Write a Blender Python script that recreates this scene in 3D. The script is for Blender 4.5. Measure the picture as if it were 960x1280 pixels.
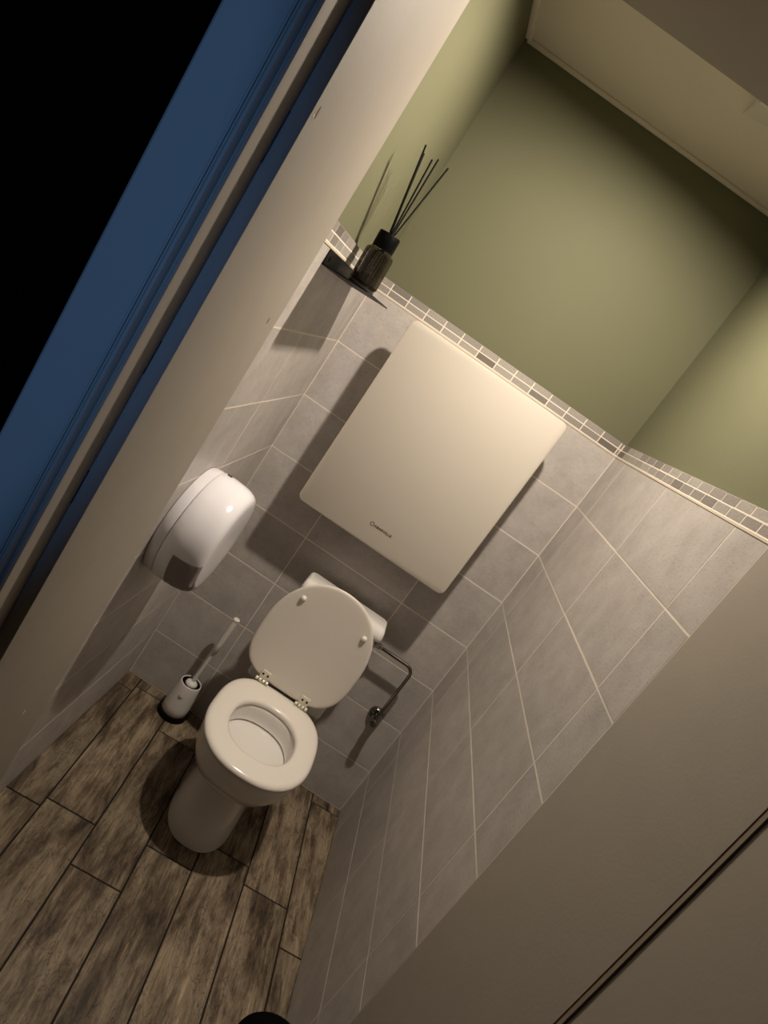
import bpy, bmesh, math, random
from mathutils import Vector, Matrix
random.seed(7)
for o in list(bpy.data.objects): bpy.data.objects.remove(o)
scn = bpy.context.scene
COL = scn.collection
PI = math.pi

# ---------------------------------------------------------------- camera
W = 0.9245            # room width; x 0..W, back wall y = 0, hall towards -y
CH = 2.39             # ceiling height
cd = bpy.data.cameras.new('camera'); cam = bpy.data.objects.new('camera', cd); COL.objects.link(cam)
cd.sensor_fit = 'VERTICAL'; cd.sensor_height = 36.0; cd.lens = 36.0*836.33/1280.0
cd.clip_start = 0.02; cd.clip_end = 30
_r = Vector((0.82432441, 0.10274008, 0.55671693)); _d = Vector((0.56497415, -0.21177168, -0.7974691)); _f = Vector((0.03596484, 0.97190392, -0.23261406))
_m = Matrix(((_r.x, -_d.x, -_f.x, 0.34848), (_r.y, -_d.y, -_f.y, -2.14562), (_r.z, -_d.z, -_f.z, 1.54103), (0, 0, 0, 1)))
cam.matrix_world = _m
scn.camera = cam

# ---------------------------------------------------------------- world, hall light, exposure
wd = bpy.data.worlds.new('world'); scn.world = wd; wd.use_nodes = True
wd.node_tree.nodes['Background'].inputs[0].default_value = (0.35, 0.5, 1.0, 1)
wd.node_tree.nodes['Background'].inputs[1].default_value = 0.0015
ld = bpy.data.lights.new('hall_spotlight', 'SPOT'); ld.energy = 40.0; ld.color = (0.18, 0.43, 1.0); ld.shadow_soft_size = 0.05
ld.spot_size = math.radians(80); ld.spot_blend = 0.04
hl = bpy.data.objects.new('hall_spotlight', ld); COL.objects.link(hl); hl.location = (0.10, -3.20, 1.60)
hl.rotation_euler = (Vector((-1.419, -1.43, 1.42)) - Vector(hl.location)).to_track_quat('-Z', 'Y').to_euler()
vs = scn.view_settings
vs.view_transform = 'Standard'; vs.look = 'None'; vs.gamma = 1.0; vs.use_curve_mapping = False
vs.exposure = 0.0
LAMP = 2320.0
LAMP_COL = (1.0, 0.865, 0.72, 1)

# ---------------------------------------------------------------- helpers
def tag(o, label=None, cat=None, group=None, kind=None):
    if label: o['label'] = label
    if cat: o['category'] = cat
    if group: o['group'] = group
    if kind: o['kind'] = kind
    return o
def empty(name, loc, label, cat, group=None):
    o = bpy.data.objects.new(name, None); COL.objects.link(o); o.location = loc; o.empty_display_size = 0.05
    return tag(o, label, cat, group)
def finish(bm, name, mat, parent=None, smooth=None, mesh=None):
    """bmesh in world space -> object; when parented, keeps its world place."""
    if mesh is None:
        bmesh.ops.recalc_face_normals(bm, faces=bm.faces)
        mesh = bpy.data.meshes.new(name); bm.to_mesh(mesh); bm.free()
        if mat: mesh.materials.append(mat)
        if smooth is not None:
            for p in mesh.polygons: p.use_smooth = True
            mesh.set_sharp_from_angle(angle=math.radians(smooth))
    o = bpy.data.objects.new(name, mesh); COL.objects.link(o)
    if parent is not None:
        o.parent = parent
        if parent.parent is None: o.matrix_parent_inverse = Matrix.Translation(-Vector(parent.location))
    return o
def box(x0, x1, y0, y1, z0, z1, bev=0.0, seg=2, bm=None):
    b = bm or bmesh.new()
    n = bmesh.new()
    r = bmesh.ops.create_cube(n, size=1.0)
    bmesh.ops.scale(n, vec=(abs(x1-x0), abs(y1-y0), abs(z1-z0)), verts=n.verts)
    bmesh.ops.translate(n, vec=((x0+x1)/2, (y0+y1)/2, (z0+z1)/2), verts=n.verts)
    if bev > 0:
        bmesh.ops.bevel(n, geom=list(n.edges), offset=bev, segments=seg, profile=0.5, affect='EDGES')
    tm = bpy.data.meshes.new('t'); n.to_mesh(tm); n.free(); b.from_mesh(tm); bpy.data.meshes.remove(tm)
    return b
def loft(rings, cap0=True, cap1=True, closed=True, bm=None):
    b = bm or bmesh.new()
    vr = [[b.verts.new(p) for p in r] for r in rings]
    n = len(rings[0])
    for a, c in zip(vr[:-1], vr[1:]):
        for i in range(n if closed else n-1):
            j = (i+1) % n
            b.faces.new((a[i], a[j], c[j], c[i]))
    if cap0: b.faces.new(list(reversed(vr[0])))
    if cap1: b.faces.new(vr[-1])
    return b
def ring(c, r, axis='z', n=32, ry=None):
    ry = r if ry is None else ry; out = []
    for i in range(n):
        a = 2*PI*i/n; u, v = r*math.cos(a), ry*math.sin(a)
        if axis == 'z': out.append((c[0]+u, c[1]+v, c[2]))
        elif axis == 'y': out.append((c[0]+u, c[1], c[2]+v))
        else: out.append((c[0], c[1]+u, c[2]+v))
    return out
def lathe(c, prof, axis='z', n=32, cap0=True, cap1=True, bm=None):
    """prof: (radius, offset along axis)."""
    rs = []
    for r, h in prof:
        if axis == 'z': rs.append(ring((c[0], c[1], c[2]+h), r, 'z', n))
        elif axis == 'y': rs.append(ring((c[0], c[1]+h, c[2]), r, 'y', n))
        else: rs.append(ring((c[0]+h, c[1], c[2]), r, 'x', n))
    return loft(rs, cap0, cap1, True, bm)
def tube(pts, rad, n=12, bm=None):
    pts = [Vector(p) for p in pts]; rings = []
    rads = rad if isinstance(rad, (list, tuple)) else [rad]*len(pts)
    up = None
    for i, p in enumerate(pts):
        t = (pts[min(i+1, len(pts)-1)] - pts[max(i-1, 0)]).normalized()
        if up is None:
            up = Vector((0, 0, 1)) if abs(t.z) < 0.9 else Vector((1, 0, 0))
        s = t.cross(up).normalized(); up = s.cross(t).normalized()
        rings.append([tuple(p + rads[i]*(math.cos(2*PI*k/n)*s + math.sin(2*PI*k/n)*up)) for k in range(n)])
    return loft(rings, True, True, True, bm)
def supell(cx, cy, a, bf, bb, nf=2.4, nb=2.4, n=64):
    """D-like outline; bf towards -y, bb towards +y."""
    out = []
    for i in range(n):
        t = 2*PI*i/n; c, s = math.cos(t), math.sin(t)
        e = nb if s > 0 else nf; b = bb if s > 0 else bf
        out.append((cx + a*math.copysign(abs(c)**(2/e), c), cy + b*math.copysign(abs(s)**(2/e), s)))
    return out

# ---------------------------------------------------------------- materials
def mat(name, col, rough=0.5, metal=0.0, spec=0.5, bump=0.0, bscale=60.0, var=0.0, vscale=8.0, coat=0.0, trans=0.0, ior=1.45, alpha=1.0):
    m = bpy.data.materials.new(name); m.use_nodes = True
    nt = m.node_tree; p = nt.nodes['Principled BSDF']
    p.inputs['Base Color'].default_value = (*col, 1); p.inputs['Roughness'].default_value = rough
    p.inputs['Metallic'].default_value = metal; p.inputs['Specular IOR Level'].default_value = spec
    p.inputs['Coat Weight'].default_value = coat; p.inputs['Transmission Weight'].default_value = trans; p.inputs['IOR'].default_value = ior
    p.inputs['Alpha'].default_value = alpha
    if var > 0 or bump > 0:
        g = nt.nodes.new('ShaderNodeNewGeometry')
        if var > 0:
            nz = nt.nodes.new('ShaderNodeTexNoise'); nz.inputs['Scale'].default_value = vscale; nz.inputs['Detail'].default_value = 5
            nt.links.new(g.outputs['Position'], nz.inputs['Vector'])
            mx = nt.nodes.new('ShaderNodeMix'); mx.data_type = 'RGBA'
            mx.inputs['A'].default_value = (*[c*(1-var) for c in col], 1); mx.inputs['B'].default_value = (*[min(1, c*(1+var)) for c in col], 1)
            nt.links.new(nz.outputs['Fac'], mx.inputs['Factor']); nt.links.new(mx.outputs['Result'], p.inputs['Base Color'])
        if bump > 0:
            nb = nt.nodes.new('ShaderNodeTexNoise'); nb.inputs['Scale'].default_value = bscale; nb.inputs['Detail'].default_value = 4
            nt.links.new(g.outputs['Position'], nb.inputs['Vector'])
            bp = nt.nodes.new('ShaderNodeBump'); bp.inputs['Strength'].default_value = bump; bp.inputs['Distance'].default_value = 0.002
            nt.links.new(nb.outputs['Fac'], bp.inputs['Height']); nt.links.new(bp.outputs['Normal'], p.inputs['Normal'])
    return m
def N(nt, t, **kw):
    n = nt.nodes.new(t)
    for k, v in kw.items():
        if k in n.inputs: n.inputs[k].default_value = v
        else: setattr(n, k, v)
    return n
def ramp(nt, fac, stops):
    r = nt.nodes.new('ShaderNodeValToRGB'); e = r.color_ramp.elements
    while len(e) < len(stops): e.new(0.5)
    for i, (p, c) in enumerate(stops): e[i].position = p; e[i].color = (*c, 1)
    nt.links.new(fac, r.inputs['Fac']); return r.outputs['Color']
def tile_material():
    m = bpy.data.materials.new('grey_stone_tile'); m.use_nodes = True; nt = m.node_tree; L = nt.links; p = nt.nodes['Principled BSDF']
    g = N(nt, 'ShaderNodeNewGeometry'); oi = N(nt, 'ShaderNodeObjectInfo')
    sc = N(nt, 'ShaderNodeVectorMath', operation='SCALE'); sc.inputs[0].default_value = (7.1, 3.3, 5.7); L.new(oi.outputs['Random'], sc.inputs['Scale'])
    ad = N(nt, 'ShaderNodeVectorMath', operation='ADD'); L.new(g.outputs['Position'], ad.inputs[0]); L.new(sc.outputs[0], ad.inputs[1])
    n1 = N(nt, 'ShaderNodeTexNoise', Scale=13.0, Detail=8.0, Roughness=0.66); L.new(ad.outputs[0], n1.inputs['Vector'])
    c1 = ramp(nt, n1.outputs['Fac'], [(0.30, (0.405, 0.373, 0.352)), (0.72, (0.55, 0.515, 0.49))])
    # short dark scratches like brushed cement
    mp = N(nt, 'ShaderNodeMapping'); mp.inputs['Rotation'].default_value = (0.5, 0.5, 0.4); mp.inputs['Scale'].default_value = (90, 90, 260); L.new(ad.outputs[0], mp.inputs['Vector'])
    n2 = N(nt, 'ShaderNodeTexNoise', Scale=1.0, Detail=3.0, Roughness=0.55, Distortion=0.4); L.new(mp.outputs[0], n2.inputs['Vector'])
    c2 = ramp(nt, n2.outputs['Fac'], [(0.27, (0.62, 0.60, 0.58)), (0.46, (1, 1, 1))])
    mx = N(nt, 'ShaderNodeMix', data_type='RGBA', blend_type='MULTIPLY'); mx.inputs['Factor'].default_value = 0.5; L.new(c1, mx.inputs['A']); L.new(c2, mx.inputs['B'])
    hv = N(nt, 'ShaderNodeHueSaturation'); mr = N(nt, 'ShaderNodeMapRange'); mr.inputs['To Min'].default_value = 0.94; mr.inputs['To Max'].default_value = 1.06
    L.new(oi.outputs['Random'], mr.inputs['Value']); L.new(mr.outputs[0], hv.inputs['Value']); L.new(mx.outputs['Result'], hv.inputs['Color']); L.new(hv.outputs[0], p.inputs['Base Color'])
    p.inputs['Roughness'].default_value = 0.42; p.inputs['Specular IOR Level'].default_value = 0.4
    bp = N(nt, 'ShaderNodeBump', Strength=0.22, Distance=0.0012); L.new(n2.outputs['Fac'], bp.inputs['Height']); L.new(bp.outputs[0], p.inputs['Normal'])
    return m
def mosaic_material():
    m = bpy.data.materials.new('mosaic_stone'); m.use_nodes = True; nt = m.node_tree; L = nt.links; p = nt.nodes['Principled BSDF']
    oi = N(nt, 'ShaderNodeObjectInfo'); g = N(nt, 'ShaderNodeNewGeometry')
    c = ramp(nt, oi.outputs['Random'], [(0.0, (0.15, 0.13, 0.115)), (0.10, (0.20, 0.18, 0.165)), (0.22, (0.27, 0.247, 0.225)), (1.0, (0.37, 0.343, 0.312))])
    n = N(nt, 'ShaderNodeTexNoise', Scale=260.0, Detail=3.0); L.new(g.outputs['Position'], n.inputs['Vector'])
    c2 = ramp(nt, n.outputs['Fac'], [(0.3, (0.78, 0.78, 0.78)), (0.7, (1.1, 1.1, 1.1))])
    mx = N(nt, 'ShaderNodeMix', data_type='RGBA', blend_type='MULTIPLY'); mx.inputs['Factor'].default_value = 1.0; L.new(c, mx.inputs['A']); L.new(c2, mx.inputs['B']); L.new(mx.outputs['Result'], p.inputs['Base Color'])
    p.inputs['Roughness'].default_value = 0.5
    return m
def plank_material():
    m = bpy.data.materials.new('weathered_plank'); m.use_nodes = True; nt = m.node_tree; L = nt.links; p = nt.nodes['Principled BSDF']
    g = N(nt, 'ShaderNodeTexCoord'); oi = N(nt, 'ShaderNodeObjectInfo')
    sc = N(nt, 'ShaderNodeVectorMath', operation='SCALE'); sc.inputs[0].default_value = (13.0, 29.0, 3.0); L.new(oi.outputs['Random'], sc.inputs['Scale'])
    ad = N(nt, 'ShaderNodeVectorMath', operation='ADD'); L.new(g.outputs['Object'], ad.inputs[0]); L.new(sc.outputs[0], ad.inputs[1])
    def nz(scale, det, rough, dist=0.0):
        mp = N(nt, 'ShaderNodeMapping'); mp.inputs['Scale'].default_value = scale; L.new(ad.outputs[0], mp.inputs['Vector'])
        n = N(nt, 'ShaderNodeTexNoise', Scale=1.0, Detail=det, Roughness=rough, Distortion=dist); L.new(mp.outputs[0], n.inputs['Vector']); return n.outputs['Fac']
    blot = nz((17, 3.6, 1), 8, 0.70, 0.35)
    grain = nz((170, 9, 1), 5, 0.65, 0.3)
    worn = nz((48, 6, 1), 8, 0.74, 0.5)
    fleck = nz((120, 60, 1), 4, 0.7)
    c1 = ramp(nt, blot, [(0.36, (0.048, 0.032, 0.021)), (0.46, (0.150, 0.110, 0.070)), (0.585, (0.315, 0.250, 0.172))])
    c2 = ramp(nt, grain, [(0.33, (0.45, 0.42, 0.40)), (0.55, (1, 1, 1)), (0.75, (1.25, 1.22, 1.18))])
    c3 = ramp(nt, worn, [(0.36, (0.30, 0.26, 0.24)), (0.46, (1, 1, 1)), (0.60, (1, 1, 1)), (0.70, (1.75, 1.72, 1.68))])
    c4 = ramp(nt, fleck, [(0.30, (0.55, 0.52, 0.5)), (0.42, (1, 1, 1))])
    mpv = N(nt, 'ShaderNodeMapping'); mpv.inputs['Scale'].default_value = (75, 30, 1); L.new(ad.outputs[0], mpv.inputs['Vector'])
    wob = N(nt, 'ShaderNodeTexNoise', Scale=0.9, Detail=3.0); L.new(mpv.outputs[0], wob.inputs['Vector'])
    wa = N(nt, 'ShaderNodeVectorMath', operation='SCALE'); wa.inputs['Scale'].default_value = 1.6; L.new(wob.outputs['Color'], wa.inputs[0])
    wv = N(nt, 'ShaderNodeVectorMath', operation='ADD'); L.new(mpv.outputs[0], wv.inputs[0]); L.new(wa.outputs[0], wv.inputs[1])
    vo = N(nt, 'ShaderNodeTexVoronoi', feature='DISTANCE_TO_EDGE', Scale=1.0); L.new(wv.outputs[0], vo.inputs['Vector'])
    crk = ramp(nt, vo.outputs['Distance'], [(0.0, (0.25, 0.22, 0.20)), (0.07, (1, 1, 1))])
    msk = ramp(nt, nz((20, 9, 1), 4, 0.6), [(0.46, (0, 0, 0)), (0.60, (1, 1, 1))])
    scr = ramp(nt, nz((260, 5, 1), 3, 0.6, 0.5), [(0.64, (1, 1, 1)), (0.72, (1.7, 1.66, 1.6))])
    cm = N(nt, 'ShaderNodeMix', data_type='RGBA'); cm.inputs['A'].default_value = (1, 1, 1, 1); L.new(msk, cm.inputs['Factor']); L.new(crk, cm.inputs['B']); crk = cm.outputs['Result']
    def mul(a, b, f):
        x = N(nt, 'ShaderNodeMix', data_type='RGBA', blend_type='MULTIPLY'); x.inputs['Factor'].default_value = f; L.new(a, x.inputs['A']); L.new(b, x.inputs['B']); return x.outputs['Result']
    c = mul(mul(mul(mul(mul(c1, c2, 0.7), c3, 0.9), c4, 0.8), crk, 0.75), scr, 0.9)
    hv = N(nt, 'ShaderNodeHueSaturation'); mr = N(nt, 'ShaderNodeMapRange'); mr.inputs['To Min'].default_value = 0.70; mr.inputs['To Max'].default_value = 1.04
    L.new(oi.outputs['Random'], mr.inputs['Value']); L.new(mr.outputs[0], hv.inputs['Value']); L.new(c, hv.inputs['Color']); L.new(hv.outputs[0], p.inputs['Base Color'])
    p.inputs['Roughness'].default_value = 0.55; p.inputs['Specular IOR Level'].default_value = 0.35
    bp = N(nt, 'ShaderNodeBump', Strength=0.35, Distance=0.0015); L.new(grain, bp.inputs['Height']); L.new(bp.outputs[0], p.inputs['Normal'])
    return m
M = dict(
    tile=tile_material(), mosaic=mosaic_material(), plank=plank_material(),
    grout=mat('pale_grout', (0.78, 0.71, 0.62), 0.85, bump=0.3, bscale=400),
    fgrout=mat('dark_floor_grout', (0.010, 0.007, 0.005), 0.9),
    green=mat('sage_wall_paint', (0.130, 0.130, 0.073), 0.75, bump=0.12, bscale=220, var=0.04, vscale=5),
    ceil=mat('ceiling_paint', (0.72, 0.665, 0.57), 0.7, bump=0.06, bscale=200),
    profile=mat('cream_edge_profile', (0.60, 0.53, 0.44), 0.45),
    paint=mat('cream_door_paint', (0.335, 0.300, 0.252), 0.6, bump=0.10, bscale=160, var=0.05, vscale=14),
    leaf=mat('door_leaf_paint', (0.36, 0.32, 0.27), 0.45, bump=0.08, bscale=160),
    gapbrown=mat('brown_gap_shade', (0.26, 0.21, 0.155), 0.7),
    chip=mat('bare_wood_chip', (0.20, 0.15, 0.11), 0.8),
    chipw=mat('pale_filler', (0.75, 0.70, 0.62), 0.7),
    black_wall=mat('black_hall_paint', (0.0008, 0.0008, 0.0009), 0.95, spec=0.0),
    ceramic=mat('white_ceramic', (0.80, 0.775, 0.74), 0.10, spec=0.5, coat=0.3),
    seat=mat('seat_plastic', (0.83, 0.785, 0.72), 0.16, spec=0.5),
    lid=mat('lid_plastic', (0.80, 0.75, 0.68), 0.33, spec=0.45),
    hinge=mat('ivory_hinge', (0.80, 0.76, 0.62), 0.18, spec=0.7),
    dark=mat('dark_gap', (0.012, 0.010, 0.009), 0.6),
    brown=mat('brown_gap_strip', (0.05, 0.03, 0.02), 0.7),
    dchrome=mat('dark_chrome', (0.22, 0.205, 0.19), 0.13, metal=1.0),
    chrome=mat('chrome', (0.62, 0.60, 0.58), 0.10, metal=1.0),
    white=mat('white_plastic', (0.86, 0.85, 0.90), 0.16, spec=0.5),
    base_pl=mat('dispenser_back_plastic', (0.80, 0.785, 0.83), 0.25, spec=0.5),
    smoke=mat('smoky_window', (0.52, 0.455, 0.46), 0.12, spec=0.6),
    brushw=mat('brush_plastic', (0.84, 0.80, 0.75), 0.35),
    brushwhite=mat('brush_white', (0.76, 0.74, 0.70), 0.2),
    black=mat('black_plastic', (0.0025, 0.0025, 0.0025), 0.45, spec=0.12),
    cabinet=mat('cream_panel', (0.60, 0.555, 0.485), 0.5, spec=0.4),
    cabside=mat('cream_cabinet_body', (0.60, 0.55, 0.47), 0.4),
    ink=mat('brown_print', (0.05, 0.03, 0.018), 0.6),
    blackmetal=mat('black_powder_coat', (0.005, 0.0045, 0.004), 0.5, spec=0.25),
    reed=mat('black_reed', (0.008, 0.007, 0.006), 0.6),
    glass=mat('smoked_ribbed_glass', (0.27, 0.24, 0.21), 0.04, trans=1.0, ior=1.45),
    glassbase=mat('dark_glass_base', (0.03, 0.027, 0.024), 0.06, spec=0.7),
    lampwhite=mat('lamp_white', (0.72, 0.69, 0.64), 0.35),
    lampin=mat('lamp_inner_black', (0.02, 0.02, 0.02), 0.5),
    binm=mat('bin_black', (0.0015, 0.0015, 0.0015), 0.8, spec=0.05),
)
e = bpy.data.materials.new('lamp_glow'); e.use_nodes = True; nt = e.node_tree; nt.nodes.clear()
em = nt.nodes.new('ShaderNodeEmission'); em.inputs['Color'].default_value = LAMP_COL; em.inputs['Strength'].default_value = LAMP
ou = nt.nodes.new('ShaderNodeOutputMaterial'); nt.links.new(em.outputs[0], ou.inputs[0]); M['glow'] = e

# ================================================================= the setting
TZ = 1.598; BZ = 1.642            # top of the field tiles, top of the mosaic border
YF = -1.056                       # room side of the front wall
T = 0.008; RC = 0.0003            # tile thickness, grout recess
wall_back = tag(finish(box(-0.15, W+0.15, T, 0.12, -0.05, CH+0.1), 'wall_back', M['green']), 'sage green painted back wall above the grey tiled half', 'wall', kind='structure')
wall_left = tag(finish(box(-0.12, -T, YF, 0.0079, -0.05, CH+0.1), 'wall_left', M['green']), 'sage green left wall with tiled lower half behind the paper dispenser', 'wall', kind='structure')
wall_right = tag(finish(box(W+T, W+0.12, YF, 0.0079, -0.05, CH+0.1), 'wall_right', M['green']), 'sage green right wall with tiled lower half', 'wall', kind='structure')
g = finish(box(-T+.0002, W+T-.0002, RC, T-.0001, 0, BZ-.003), 'grout', M['grout'], wall_back)
g = finish(box(-T+.0001, -RC, YF, RC-.0001, 0, BZ-.003), 'grout', M['grout'], wall_left)
g = finish(box(W+RC, W+T-.0001, YF, RC-.0001, 0, BZ-.003), 'grout', M['grout'], wall_right)
_cache = {}
def piece(name, wall, plane, u0, u1, z0, z1, m, bev):
    """tile on a wall; plane 'b','l','r'; u = x on the back wall, y on the side walls."""
    du, dz = abs(u1-u0), z1-z0
    key = (name, plane in 'lr', round(du, 4), round(dz, 4))
    th = T-.0005
    if key not in _cache:
        b = box(-du/2, du/2, -th/2, th/2, -dz/2, dz/2, bev, 1) if plane == 'b' else box(-th/2, th/2, -du/2, du/2, -dz/2, dz/2, bev, 1)
        me = bpy.data.meshes.new(name); b.to_mesh(me); b.free(); me.materials.append(m); _cache[key] = me
    o = bpy.data.objects.new(name, _cache[key]); COL.objects.link(o); o.parent = wall
    uc, zc = (u0+u1)/2, (z0+z1)/2
    j = random.uniform(-.0003, .0003)
    o.location = {'b': (uc, th/2+j, zc), 'l': (-th/2+j, uc, zc), 'r': (W+th/2+j, uc, zc)}[plane]
    return o
JG = 0.0017
def tile_wall(wall, plane, cuts):
    for r in range(8):
        z0 = r*0.2 + (0.003 if r == 0 else JG); z1 = (r+1)*0.2 - JG
        if r == 7: z1 = TZ-0.0062
        for a, b in zip(cuts[:-1], cuts[1:]):
            lo, hi = min(a, b), max(a, b)
            piece('wall_tile', wall, plane, lo+JG, hi-JG, z0, z1, M['tile'], 0.0006)
tile_wall(wall_back, 'b', [0.0, 0.2612, 0.6534, W])
tile_wall(wall_right, 'r', [0.0, -0.1376, -0.5295, -0.9253, YF])
tile_wall(wall_left, 'l', [0.0, -0.0890, -0.4893, -0.8890, YF])
def mosaic(wall, plane, u_lo, u_hi, off1, off2):
    for k, off in enumerate((off1, off2)):
        z0 = TZ + 0.0015 + k*0.0215; z1 = z0 + 0.0195
        cs = [u_lo]; u = u_lo + off
        while u < u_hi - 0.006: cs.append(u); u += 0.0662
        cs.append(u_hi)
        for a, b in zip(cs[:-1], cs[1:]): piece('mosaic_tile', wall, plane, a+.0012, b-.0012, z0, z1, M['mosaic'], 0.0008)
mosaic(wall_back, 'b', 0.0, W, 0.0535, 0.0535)
mosaic(wall_right, 'r', YF, 0.0, 0.062, 0.052)
mosaic(wall_left, 'l', YF, 0.0, 0.055, 0.055)
# cream metal profile under the mosaic
pb = finish(box(-.002, W+.002, -0.0012, 0.004, TZ-0.006, TZ+0.0005, .001, 1), 'edge_profile', M['profile'], wall_back)
pl = finish(box(-.004, 0.0012, YF, -.0026, TZ-0.006, TZ+0.0005, .001, 1), 'edge_profile', M['profile'], wall_left)
pr = finish(box(W-0.0012, W+.004, YF, -.0026, TZ-0.006, TZ+0.0005, .001, 1), 'edge_profile', M['profile'], wall_right)

# floor: wood-look planks laid four degrees askew
floor = tag(finish(box(-0.6, 1.7, -3.2, 0.02, -0.06, -0.0025), 'floor', M['fgrout']), 'floor of dark weathered wood-look planks with black joints', 'floor', kind='structure')
ANG = 0.070
def plank(u0, u1, v0, v1):
    """u across, v along; clipped to the floor area by a convex cut."""
    g2 = 0.0023
    def P(u, v): return Vector((u*math.cos(ANG) - v*math.sin(ANG), u*math.sin(ANG)*1.0 + v*math.cos(ANG), 0))
    poly = [P(u0+g2, v0+g2), P(u1-g2, v0+g2), P(u1-g2, v1-g2), P(u0+g2, v1-g2)]
    def clip(poly, nx, ny, d):
        out = []
        for i in range(len(poly)):
            a, b = poly[i], poly[(i+1) % len(poly)]
            da, db = nx*a.x+ny*a.y-d, nx*b.x+ny*b.y-d
            if da <= 0: out.append(a)
            if (da < 0 < db) or (db < 0 < da): out.append(a + (b-a)*(da/(da-db)))
        return out
    for nx, ny, d in ((-1, 0, 0.35), (1, 0, 1.35), (0, 1, 0.0), (0, -1, 2.7)):
        poly = clip(poly, nx, ny, d)
        if len(poly) < 3: return
    # inside the room stay between the side walls
    if max(p.y for p in poly) > YF + .01:
        if min(p.y for p in poly) > YF - 0.33:
            for nx, ny, d in ((-1, 0, -0.0005), (1, 0, W-0.0005)):
                poly = clip(poly, nx, ny, d)
                if len(poly) < 3: return
    c = sum(poly, Vector((0, 0, 0)))/len(poly)
    R2 = Matrix.Rotation(-ANG, 3, 'Z')
    b = bmesh.new()
    top = [b.verts.new(R2 @ Vector((p.x-c.x, p.y-c.y, 0))) for p in poly]
    bot = [b.verts.new(R2 @ Vector((p.x-c.x, p.y-c.y, -0.0024))) for p in poly]
    b.faces.new(top); n = len(top)
    for i in range(n): b.faces.new((top[i], bot[i], bot[(i+1) % n], top[(i+1) % n]))
    bmesh.ops.recalc_face_normals(b, faces=b.faces)
    bmesh.ops.bevel(b, geom=[ed for ed in b.edges if all(v in top for v in ed.verts)], offset=0.0009, segments=1, affect='EDGES')
    me = bpy.data.meshes.new('floor_plank'); b.to_mesh(me); b.free(); me.materials.append(M['plank'])
    o = bpy.data.objects.new('floor_plank', me); COL.objects.link(o); o.parent = floor
    o.location = (c.x, c.y, random.uniform(-.0002, .0002)); o.rotation_euler = (0, 0, ANG)
ends = {-2: -0.40, -1: -0.22, 0: -0.685, 1: -0.652, 2: -0.790, 3: -0.625, 4: -0.51, 5: -0.575, 6: -0.700, 7: -0.35, 8: -0.5, 9: -.2}
us = [0.053-0.15*3 + 0.0, -0.247, -0.097, 0.053, 0.203, 0.351, 0.498, 0.655, 0.805, 0.955, 1.105, 1.255]
for i in range(len(us)-1):
    idx = i-2
    for k in range(-5, 3):
        v1 = ends.get(idx, -.3) + k*0.598 + 0.598; v0 = v1 - 0.598
        # split planks that straddle the doorway so the room part can follow the walls
        if v0 < YF-.30 < v1 and v1 > YF: 
            plank(us[i], us[i+1], v0, v1)
        else:
            plank(us[i], us[i+1], v0, v1)

ceiling = tag(finish(box(-0.12, W+0.12, YF-0.02, 0.12, CH, CH+0.08), 'ceiling', M['ceil']), 'pale cream painted ceiling', 'ceiling', kind='structure')
tag(finish(box(0, W, -0.011, 0.0078, CH-0.010, CH-.0002, .003, 2), 'trim_1', M['ceil'], None, 40), 'thin pale ceiling trim along the back wall', 'trim', kind='structure')
tag(finish(box(-.0078, 0.011, YF, -0.0115, CH-0.010, CH-.0002, .003, 2), 'trim_2', M['ceil'], None, 40), 'thin pale ceiling trim along the left wall', 'trim', kind='structure')
tag(finish(box(W-0.011, W+.0078, YF, -0.0115, CH-0.010, CH-.0002, .003, 2), 'trim_3', M['ceil'], None, 40), 'thin pale ceiling trim along the right wall', 'trim', kind='structure')

# front wall around the doorway, hall side painted black
HZ = 2.078
wall_front = box(-0.12, 0.05, -1.371, YF, 0, CH)
box(0.05, W+0.022, -1.374, YF, HZ+0.022, CH, bm=wall_front)
box(W+0.022, W+0.14, -1.374, YF, 0, CH, bm=wall_front)
wall_front = tag(finish(wall_front, 'wall_front', M['green']), 'thick front wall around the doorway', 'wall', kind='structure')
hw = box(-1.6, -0.0417, -1.392, -1.375, 0, 2.7)
box(-0.0417, W+0.055, -1.392, -1.375, 2.17, 2.7, bm=hw); box(W+0.055, 2.2, -1.392, -1.375, 0, 2.7, bm=hw)
tag(finish(hw, 'wall_hall', M['black_wall']), 'black hall wall beside the moulded door casing', 'wall', kind='structure')

# door lining and casing
frame = bpy.data.objects.new('trim_4', None); COL.objects.link(frame); tag(frame, 'cream painted door frame with deep lining and moulded casing', 'door frame', kind='structure')
jl = finish(box(0.0512, 0.072, -1.3752, YF+.004, 0, HZ, .0015, 2), 'side_lining', M['paint'], frame, 40)
jr = finish(box(W, W+0.0218, -1.434, YF-.0002, 0, HZ, .0004, 1), 'side_lining', M['paint'], frame, 40)
finish(box(0.0502, W+0.0218, -1.380, YF+.004, HZ+.0005, HZ+0.0215, .001, 1), 'head_lining', M['paint'], frame, 40)
prof = [(.0510, -1.372), (.0510, -1.424), (.0500, -1.4285), (.0470, -1.4310), (.0450, -1.4300), (.0440, -1.4270), (.0425, -1.4270), (.0410, -1.4305), (.0380, -1.4345), (.0350, -1.4350),
        (.0320, -1.4325), (.0300, -1.4275), (.0285, -1.4275), (.0278, -1.4300), (.0262, -1.4305), (.0250, -1.4290), (.0242, -1.4255), (-.0370, -1.4245), (-.0405, -1.4215), (-.0415, -1.417), (-.0415, -1.372)]
finish(loft([[(x, y, 0) for x, y in prof], [(x, y, 2.11) for x, y in prof]]), 'side_casing', M['paint'], frame, 25)
finish(box(-.0415, W+0.055, -1.431, -1.376, 2.112, 2.17, .004, 2), 'head_casing', M['paint'], frame, 40)
finish(box(0.0511, 0.0718, -1.3752, -1.372, HZ, 2.112), 'head_rebate', M['paint'], frame)
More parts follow.
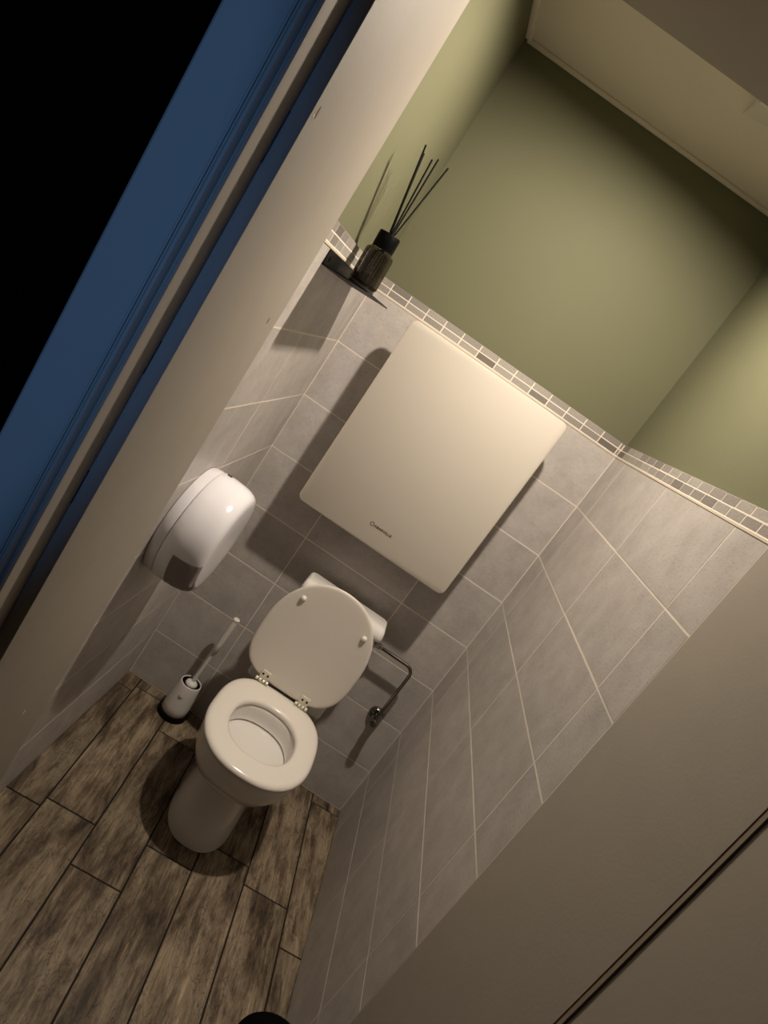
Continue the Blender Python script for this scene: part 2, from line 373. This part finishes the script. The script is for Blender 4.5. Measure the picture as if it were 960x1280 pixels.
finish(box(W+.028, W+0.055, -1.405, -1.376, 0, 2.11, .004, 2), 'side_casing', M['paint'], frame, 40)
# chips and filled screw holes in the left lining
def chip(y, z, dy, dz, m, tilt=0.0):
    b = bmesh.new(); n = 10
    ry, rz = dy/2, dz/2
    rs = []
    for xx, s in ((0.0715, 1.0), (0.0724, 0.75)):
        rs.append([(xx, y + ry*s*math.cos(2*PI*i/n)*(1+.2*math.sin(3*i)) + tilt*rz*math.sin(2*PI*i/n), z + rz*s*math.sin(2*PI*i/n)) for i in range(n)])
    loft(rs, bm=b); return finish(b, 'paint_chip', m, frame)
for zc, dz in ((1.60, .06), (1.33, .045), (1.17, .02), (1.14, .03)):
    finish(box(.0508, .0522, -1.3765, -1.3752, zc, zc+dz), 'corner_crack', M['dark'], frame)
chip(-1.360, 1.677, .006, .018, M['chip']); chip(-1.366, 1.671, .004, .006, M['chipw'])
chip(-1.100, 1.437, .006, .014, M['chip']); chip(-1.157, 0.648, .006, .014, M['chipw'])

# open door leaf, hinged on the right
door = tag(finish(box(W+.0045, W+0.0445, -2.262, -1.4425, 0.008, HZ-.006, .0006, 1), 'door_1', M['leaf'], None, 40), 'cream painted door leaf standing open on the right', 'door', kind='structure')
finish(box(W+.0012, W+.028, -1.4425, -1.4339, 0, HZ, 0), 'gap_shade_strip', M['gapbrown'], frame)  # strip filling the leaf gap; the gap's shade is put into its brown colour
for hz in (0.20, 1.86):
    finish(lathe((W+0.050, -1.4405, hz), [(.005, 0), (.0055, .003), (.0055, .085), (.005, .088)], n=14), 'door_hinge', M['chrome'], door, 40)

# ================================================================= toilet
CX = 0.490
toilet = empty('toilet', (CX, -0.34, 0), 'white floor-standing toilet with raised lid and cistern', 'toilet')
def sect(z, a, yf, yb, cx=CX, nf=2.3, nb=2.6, cyf=0.45, n=64):
    cy = yb + (yf-yb)*(1-cyf)
    return [(x, y, z) for x, y in supell(cx, cy, a, cy-yf, yb-cy, nf, nb, n)]
rings = [sect(0.0, .104, -.530, -.10, .489, 2.5), sect(.004, .108, -.534, -.10, .489, 2.5), sect(.03, .106, -.530, -.10, .489, 2.5), sect(.10, .099, -.514, -.10, .489, 2.45), sect(.165, .095, -.496, -.105, .489, 2.4),
         sect(.195, .099, -.498, -.11, .489, 2.5), sect(.212, .115, -.515, -.11, .49), sect(.228, .138, -.548, -.12, .491), sect(.250, .154, -.574, -.13, .492), sect(.285, .165, -.594, -.135, .493),
         sect(.320, .1695, -.602, -.135, .494), sect(.340, .171, -.604, -.135, .494), sect(.3445, .169, -.602, -.137, .494)]
HX, HY = 0.494, -0.400
def hole(z, s, dx=0.0, dy=0.0, a=.116, b=.134): return [(x, y, z) for x, y in supell(HX+dx, HY+dy, a*s, b*s, b*s, 2.2, 2.3, 64)]
rings += [hole(.3445, 1.03), hole(.341, 1.0), hole(.330, .99), hole(.315, .99), hole(.302, .985), hole(.294, .975), hole(.2915, .960), hole(.2905, .965), hole(.286, 1.00), hole(.2835, .965), hole(.281, .90, 0, -.004), hole(.276, .6, 0, -.01), hole(.272, .25, 0, -.02)]
finish(loft(rings), 'bowl', M['ceramic'], toilet, 50)
# seat ring
def outl(z, inset, cx=CX): return [(x, y, z) for x, y in supell(cx+.004, -.385, .178-inset, .224-inset, .228-inset, 2.3, 2.9, 72)]
def inl(z, grow): return [(x, y, z) for x, y in supell(HX, -.392, .108+grow, .128+grow, .126+grow, 2.25, 2.25, 72)]
sr = [outl(.3455, .006), outl(.3490, .001), outl(.3540, 0), outl(.3590, .0025), outl(.3630, .007), outl(.3655, .014), outl(.3668, .026), inl(.3664, .018), inl(.3645, .008), inl(.3610, .002), inl(.3560, 0), inl(.3490, .001), inl(.3455, .005)]
b = bmesh.new(); loft(sr + [sr[0]], False, False, bm=b); bmesh.ops.remove_doubles(b, verts=b.verts, dist=1e-6)
finish(b, 'seat', M['seat'], toilet, 60)
# lid, leaning back against the cistern
LX = 0.4825; Z0, Z1 = 0.377, 0.784
def lidring(inset, off):
    out = []
    for x, zz in supell(LX, 0, 0.1815-inset, .178-inset, .227-inset, 3.4, 2.15, 72):
        z = zz + 0.555; y = -0.178 + (z-Z0)/(Z1-Z0)*0.014 + off*.75
        out.append((x, y, z))
    return out
lid = finish(loft([lidring(.020, .0002), lidring(.010, -.0004), lidring(.004, .0006), lidring(.0012, .003), lidring(0, .007), lidring(.001, .012), lidring(.005, .0165), lidring(.012, .018)]), 'lid', M['lid'], toilet, 60)
for bx in (0.370, 0.6015):
    zc = .688; yy = -0.178 + (zc-Z0)/(Z1-Z0)*0.014
    finish(lathe((bx, yy, zc), [(.0088, .0006), (.0088, -.005), (.0075, -.0085), (.0045, -.0105), (.001, -.011)], 'y', 20), 'bumper', M['seat'], lid, 50)
for hx in (0.409, 0.562):
    h = finish(box(hx-.0165, hx+.0165, -.1840, -.1785, .3780, .4120, .0015, 2), 'hinge', M['hinge'], toilet, 40)
    for sx in (-.0085, .0085):
        finish(lathe((hx+sx, -.1838, .3985), [(.0040, 0), (.0040, -.0012), (.001, -.0016)], 'y', 12), 'hinge_screw', M['dark'], h, 40)
    for dx in (-.0185, -.006, .0065, .019):
        finish(lathe((hx+dx-.0055, -.1835, .3745), [(.0040, 0), (.0062, .001), (.0062, .009), (.0040, .010)], 'x', 14), 'hinge_knuckle', M['hinge'], h, 40)
    finish(lathe((hx, -.176, .345), [(.006, 0), (.006, .026)], n=14), 'hinge_post', M['hinge'], h, 40)
# cistern
cist = box(.352, .642, -.142, -.040, .335, .688, .014, 3)
box(.40, .59, -.20, -.06, .300, .3445, .01, 2, bm=cist)
finish(cist, 'cistern', M['ceramic'], toilet, 50)
def crect(z, x0, x1, y0, y1, r, n=6):
    out = []
    for cx, cy, a0 in ((x1-r, y1-r, 0), (x0+r, y1-r, 90), (x0+r, y0+r, 180), (x1-r, y0+r, 270)):
        for k in range(n+1):
            a = math.radians(a0 + 90*k/n); out.append((cx + r*math.cos(a), cy + r*math.sin(a), z))
    return out
cl = finish(loft([crect(.6905, .344, .652, -.1430, -.036, .016), crect(.694, .3405, .6555, -.1465, -.034, .018), crect(.708, .3405, .6545, -.1465, -.034, .018), crect(.722, .3425, .6515, -.1420, -.034, .018), crect(.731, .346, .648, -.132, -.036, .016), crect(.7345, .353, .641, -.122, -.042, .012)]), 'cistern_lid', M['ceramic'], toilet, 60)
fb = finish(lathe((.487, -.074, .7345), [(.027, -.001), (.027, .003), (.025, .0045), (.0225, .0045)], n=36, cap1=True), 'flush_button', M['dark'], cl, 40)
finish(lathe((.487, -.074, .739), [(.0205, -.001), (.0205, .0012), (.018, .002)], n=36), 'button_cap', M['chrome'], fb, 40)

# ================================================================= water supply
sup = empty('water_supply_pipe', (.815, -.045, .42), 'bent chrome water supply pipe with shut-off valve right of the toilet', 'pipe')
pts = [(.648, -.050, .646), (.66, -.050, .646), (.70, -.050, .646), (.785, -.050, .6455)]
for k in range(1, 8):
    a = math.radians(90*k/7); pts.append((.785 + .03*math.sin(a), -.050, .6155 + .03*math.cos(a)))
pts += [(.815, -.050, .56), (.8145, -.050, .50), (.814, -.050, .432)]
finish(tube(pts, .0062, 14), 'pipe', M['dchrome'], sup, 60)
finish(lathe((.6445, -.050, .646), [(.010, 0), (.014, .002), (.014, .016), (.0105, .020), (.0105, .034), (.0075, .037)], 'x', 6), 'coupling_nut', M['chrome'], sup, 30)
finish(lathe((.668, -.050, .646), [(.0085, 0), (.0095, .002), (.0095, .012), (.006, .016)], 'x', 20), 'coupling_sleeve', M['chrome'], sup, 40)
finish(lathe((.812, -.0005, .410), [(.026, 0), (.0265, -.003), (.0255, -.008), (.021, -.015), (.013, -.020)], 'y', 28), 'wall_flange', M['dchrome'], sup, 40)
v = lathe((.812, -.006, .410), [(.010, 0), (.010, -.030), (.013, -.032), (.013, -.050), (.010, -.052)], 'y', 20)
lathe((.814, -.050, .405), [(.0085, 0), (.011, .003), (.011, .018), (.008, .022), (.008, .030), (.0065, .033)], 'z', 6, bm=v)
vo = finish(v, 'valve_body', M['dchrome'], sup, 35)
kb = bmesh.new(); rs = []
for rr, h in ((.005, -.048), (.010, -.050), (.0135, -.053), (.0135, -.068), (.011, -.073), (.004, -.075)):
    rs.append([(.812 + rr*(1+.10*math.cos(6*t))*math.cos(t), h, .404 + rr*(1+.10*math.cos(6*t))*math.sin(t)) for t in [2*PI*i/36 for i in range(36)]])
finish(loft(rs, bm=kb), 'valve_knob', M['dchrome'], vo, 40)

# ================================================================= toilet brush and holder
hold = empty('brush_holder', (.215, -.066, 0), 'white round toilet brush holder with black base in the left corner', 'brush holder')
finish(lathe((.215, -.066, 0), [(.052, .0005), (.0555, .002), (.0555, .014), (.053, .018), (.046, .0195)], n=40), 'base', M['black'], hold, 40)
finish(lathe((.215, -.066, .0195), [(.046, 0), (.0475, .002), (.047, .03), (.0445, .07), (.0405, .11), (.0385, .124), (.0378, .1265), (.0362, .1275), (.0345, .1265), (.0340, .118), (.0340, .03)], n=48, cap1=True), 'cup', M['brushwhite'], hold, 50)
finish(lathe((.215, -.066, .140), [(.0339, 0), (.0339, .0028), (.031, .0035), (.024, .0015), (.022, -.004)], n=40), 'inner_collar', M['black'], hold, 40)
sq = []
for i in range(15):
    t = i/14.0
    ang = -1.62 + (t-.5)*0.36
    zz = .116 - .0 + .0035*math.sin(t*9.0)*(1-t*.4) - .002*t
    rr = .0455
    sq.append((.215 + rr*math.cos(ang), -.066 + rr*math.sin(ang), zz - .012))
finish(tube(sq, [.0006+.0005*abs(math.sin(4*t/14)) for t in range(15)], 6), 'script_mark', M['ink'], hold, 60)
brush = empty('toilet_brush', (.218, -.066, .145), 'grey toilet brush with long handle standing in its holder', 'toilet brush')
finish(lathe((.216, -.066, .137), [(.006, 0), (.021, .001), (.0225, .005), (.020, .011), (.013, .016), (.0075, .0185)], n=32), 'splash_cap', M['brushwhite'], brush, 50)
finish(tube([(.216, -.066, .152), (.219, -.066, .22), (.2215, -.066, .292)], [.0072, .0062, .0060], 14), 'stem', M['brushw'], brush, 50)
finish(tube([(.2214, -.066, .286), (.2216, -.066, .289), (.2225, -.066, .33), (.224, -.066, .40), (.2245, -.066, .438)], [.0075, .0100, .0112, .0112, .0105], 16), 'handle', M['brushw'], brush, 50)
finish(lathe((.2245, -.066, .438), [(.0105, 0), (.0118, .001), (.0118, .005), (.009, .008), (.003, .009)], n=20), 'handle_cap', M['brushwhite'], brush, 50)

# ================================================================= paper dispenser on the left wall
DY, DZ = -0.590, 0.868
disp = empty('paper_dispenser', (0.0, DY, DZ-.15), 'round white jumbo toilet paper dispenser on the left wall', 'dispenser')
def dring(x, r, n=72): return ring((x, DY, DZ), r, 'x', n)
finish(loft([dring(.0008, .136), dring(.0015, .146), dring(.004, .1475), dring(.022, .1495), dring(.0275, .149), dring(.029, .146)]), 'back_plate', M['base_pl'], disp, 45)
cov = finish(loft([dring(.0292, .146), dring(.0300, .1500), dring(.032, .1515), dring(.060, .1518), dring(.090, .1500), dring(.108, .1465), dring(.118, .1425), dring(.1255, .1365), dring(.1300, .128), dring(.1320, .115), dring(.1328, .06)]), 'cover', M['white'], disp, 50)
wr = []
for x, r in ((.0640, .1500), (.0640, .1526), (.090, .1510), (.108, .1476), (.118, .1437), (.1262, .1375), (.1308, .129), (.1312, .122)):
    wr.append([(x, DY - r*math.cos(a), DZ - r*math.sin(a)) for a in [math.radians(9 + 66*k/18) for k in range(19)]])
wb = bmesh.new(); loft(wr, False, False, False, bm=wb)
bmesh.ops.solidify(wb, geom=wb.faces[:], thickness=.001)
finish(wb, 'window', M['smoke'], disp, 50)
lk = finish(lathe((.046, DY+.022, DZ+.1500), [(.0068, 0), (.0068, .0012), (.0055, .0018)], n=20), 'lock', M['dark'], cov, 40)
finish(box(.0445, .0475, DY+.0185, DY+.0255, DZ+.1510, DZ+.1523), 'key_slot', M['chrome'], lk)

# ================================================================= wall cabinet
cab = empty('wall_cabinet', (.447, 0, .93), 'large cream wall unit with rounded corners hanging above the toilet', 'wall unit')
finish(box(.205, .69, -.096, -.0005, .965, 1.560, .008, 3), 'body', M['cabside'], cab, 40)
X0, X1, Y0, Y1c = .1720, .7265, .9355, 1.5885
def crz(y, i, r=.022, n=7):
    return [(x, y, z) for x, z, _ in [(px, pz, 0) for px, pz, _ in crect(0, X0+i, X1-i, Y0+i, Y1c-i, max(r-i, .004), n)]]
finish(loft([crz(-.0965, .004), crz(-.0985, .001), crz(-.101, 0), crz(-.1170, 0), crz(-.1190, .0008), crz(-.1200, .003)]), 'front_panel', M['cabinet'], cab, 40)
def text(s, size, loc, rot, m, name, parent, extrude=.0003, bold=0.0):
    cu = bpy.data.curves.new('t', 'FONT'); cu.body = s; cu.size = size; cu.extrude = extrude; cu.offset = bold
    o = bpy.data.objects.new('t', cu); COL.objects.link(o)
    bpy.context.view_layer.update()
    me = bpy.data.meshes.new_from_object(o.evaluated_get(bpy.context.evaluated_depsgraph_get()))
    bpy.data.objects.remove(o)
    me.transform(Matrix.Translation(loc) @ Matrix.Rotation(rot, 4, 'X'))
    me.materials.clear(); me.materials.append(m)
    return finish(None, name, m, parent, None, me)
tx = text('ABARVILLE', .0112, (.4215, -.1203, .9995), PI/2, M['ink'], 'lettering', cab, .0003, .00025)
xs = [v.co.x for v in tx.data.vertices]; sx = (.4870-.4225)/(max(xs)-min(xs)); x0 = min(xs)
for v_ in tx.data.vertices: v_.co.x = .4225 + (v_.co.x-x0)*sx
em_ = bmesh.new(); em_r = []
for k in range(28):
    a = 2*PI*k/28; em_r.append((math.cos(a), math.sin(a)))
loft([[(.4145+.0072*c, -.1199, 1.004+.0072*s) for c, s in em_r], [(.4145+.0072*c, -.1206, 1.004+.0072*s) for c, s in em_r], [(.4145+.0053*c, -.1206, 1.004+.0053*s) for c, s in em_r], [(.4145+.0053*c, -.1199, 1.004+.0053*s) for c, s in em_r]], False, False, bm=em_)
finish(em_, 'emblem', M['ink'], cab, 30)

# ================================================================= shelf and reed diffuser
shelf = empty('wall_shelf', (0, -.49, 1.556), 'small black metal angle shelf on the left wall', 'shelf')
SY0, SY1 = -.702, -.280
finish(box(.0003, .0032, SY0, SY1, 1.5560, 1.5915, .001, 2), 'wall_plate', M['blackmetal'], shelf, 40)
TL = math.radians(2.5)
def shp(x, dz): return (x*math.cos(TL) + .0003, 1.5570 + x*math.sin(TL) + dz)
sb = bmesh.new(); out0 = []
def plate_outline(L=.112, r=.03, n=8):
    o = [(0.0, SY0), ]
    for k in range(n+1):
        a = math.radians(-90 + 90*k/n); o.append((L-r + r*math.cos(a), SY0+r + r*math.sin(a)))
    for k in range(n+1):
        a = math.radians(90*k/n); o.append((L-r + r*math.cos(a), SY1-r + r*math.sin(a)))
    o.append((0.0, SY1)); return o
po = plate_outline(r=.012)
loft([[(shp(x, 0)[0], y, shp(x, 0)[1]) for x, y in po], [(shp(x, .0028)[0], y, shp(x, .0028)[1]) for x, y in po]], bm=sb)
finish(sb, 'shelf_plate', M['blackmetal'], shelf, 30)
for yy in (-.672, -.386):
    finish(lathe((.0031, yy, 1.575), [(.0062, 0), (.0062, .0012), (.004, .0022), (.001, .0024)], 'x', 18), 'screw', M['black'], shelf, 40)
BX, BY = 0.060, -0.500
BB = shp(BX, .0030)[1] + .0006
diff = empty('reed_diffuser', (BX, BY, BB), 'smoked glass reed diffuser with black collar and reeds on the shelf', 'diffuser')
Tm = Matrix.Translation((BX, BY, BB)) @ Matrix.Rotation(-TL, 4, 'Y')
def dif(bm, name, m, smooth=50, parent=None):
    bmesh.ops.transform(bm, matrix=Tm, verts=bm.verts); return finish(bm, name, m, parent or diff, smooth)
def ribring(r, z, amp, n=168, ribs=42): return [((r+amp*math.cos(ribs*2*PI*i/n))*math.cos(2*PI*i/n), (r+amp*math.cos(ribs*2*PI*i/n))*math.sin(2*PI*i/n), z) for i in range(n)]
gl = loft([ribring(.030, .008, 0), ribring(.0335, .010, .0003), ribring(.0350, .014, .0007), ribring(.0352, .05, .0007), ribring(.0350, .086, .0007), ribring(.0335, .0925, .0004), ribring(.029, .0965, 0), ribring(.024, .0975, 0),
           ribring(.023, .0955, 0), ribring(.028, .093, 0), ribring(.0312, .088, 0), ribring(.0322, .05, 0), ribring(.0312, .017, 0), ribring(.025, .0125, 0)])
bot = dif(gl, 'bottle', M['glass'], 30)
dif(lathe((0, 0, 0), [(.029, 0), (.0325, .001), (.0338, .004), (.0330, .008), (.029, .0085)], n=48), 'bottle_base', M['glassbase'], 40)
dif(lathe((0, 0, .0980), [(.0262, 0), (.0268, .001), (.0268, .003), (.0262, .0036), (.0268, .0045), (.0268, .038), (.0262, .0395), (.010, .0395), (.0095, .034)], n=48), 'collar', M['black'], 40)
dif(lathe((0, 0, .0966), [(.0268, 0), (.0278, .0005), (.0278, .0013), (.0268, .0018)], n=48), 'collar_ring', M['chrome'], 40)
tips = [(.042, -.635, 1.872), (.046, -.628, 1.858), (.0445, -.640, 1.862), (.060, -.588, 1.866), (.068, -.572, 1.877), (.092, -.548, 1.879)]
for k, tp in enumerate(tips):
    a = k*1.1; foot = Tm @ Vector((-.012 + .004*k, .010*math.sin(a), .02)); mouth = Tm @ Vector((-.004 + .0022*k, .005*math.cos(a), .136))
    tpv = Vector(tp)
    finish(tube([foot, mouth, tpv], .0021, 8), 'reed', M['reed'], diff, 60)

# ================================================================= ceiling spotlight
spot = empty('ceiling_spotlight', (.62, -.56, CH), 'white ceiling spotlight with square base half hidden above the door head', 'ceiling light')
lamp_c = Vector((.520, -.685, 2.318))
base = loft([[(.556, -.640, CH-.0003), (.740, -.640, CH-.0003), (.740, -.385, CH-.0003), (.570, -.330, CH-.0003)], [(.556, -.640, 2.356), (.740, -.640, 2.356), (.740, -.497, 2.352), (.563, -.494, 2.352)], [(.560, -.636, 2.350), (.736, -.636, 2.350), (.736, -.500, 2.347), (.567, -.497, 2.347)]])
finish(base, 'base_plate', M['lampwhite'], spot, 20)
finish(tube([(.600, -.62, 2.352), (.575, -.645, 2.347), (.535, -.680, 2.352)], .008, 12), 'arm', M['lampwhite'], spot, 50)
TILT = Matrix.Translation(lamp_c) @ Matrix.Rotation(math.radians(4), 4, 'Y') @ Matrix.Rotation(math.radians(8), 4, 'X')
hd = lathe((0, 0, 0), [(.038, .040), (.048, .034), (.0525, .020), (.0525, -.0075), (.0500, -.0085), (.0480, -.007), (.0480, .006), (.044, .010)], n=40)
bmesh.ops.transform(hd, matrix=TILT, verts=hd.verts); finish(hd, 'lamp_head', M['lampwhite'], spot, 40)
gb = lathe((0, 0, 0), [(.030, .003), (.030, .0015), (.022, .0), (.010, -.0005)], n=32)
bmesh.ops.transform(gb, matrix=TILT, verts=gb.verts); finish(gb, 'bulb', M['glow'], spot, 60)

# ================================================================= black bin by the doorway
BXc, BYc = .826, -1.105
binn = empty('pedal_bin', (BXc, BYc, 0), 'black round bin standing by the right door jamb', 'bin')
finish(lathe((BXc, BYc, 0), [(.078, .0005), (.080, .004), (.086, .20), (.086, .222)], n=48), 'body', M['binm'], binn, 40)
finish(lathe((BXc, BYc, .2225), [(.089, 0), (.0905, .002), (.0905, .010), (.086, .018), (.070, .026), (.04, .031), (.01, .033)], n=48), 'bin_lid', M['binm'], binn, 50)
finish(box(BXc-.03, BXc+.03, BYc-.112, BYc-.080, .003, .012, .003, 2), 'pedal', M['binm'], binn, 40)
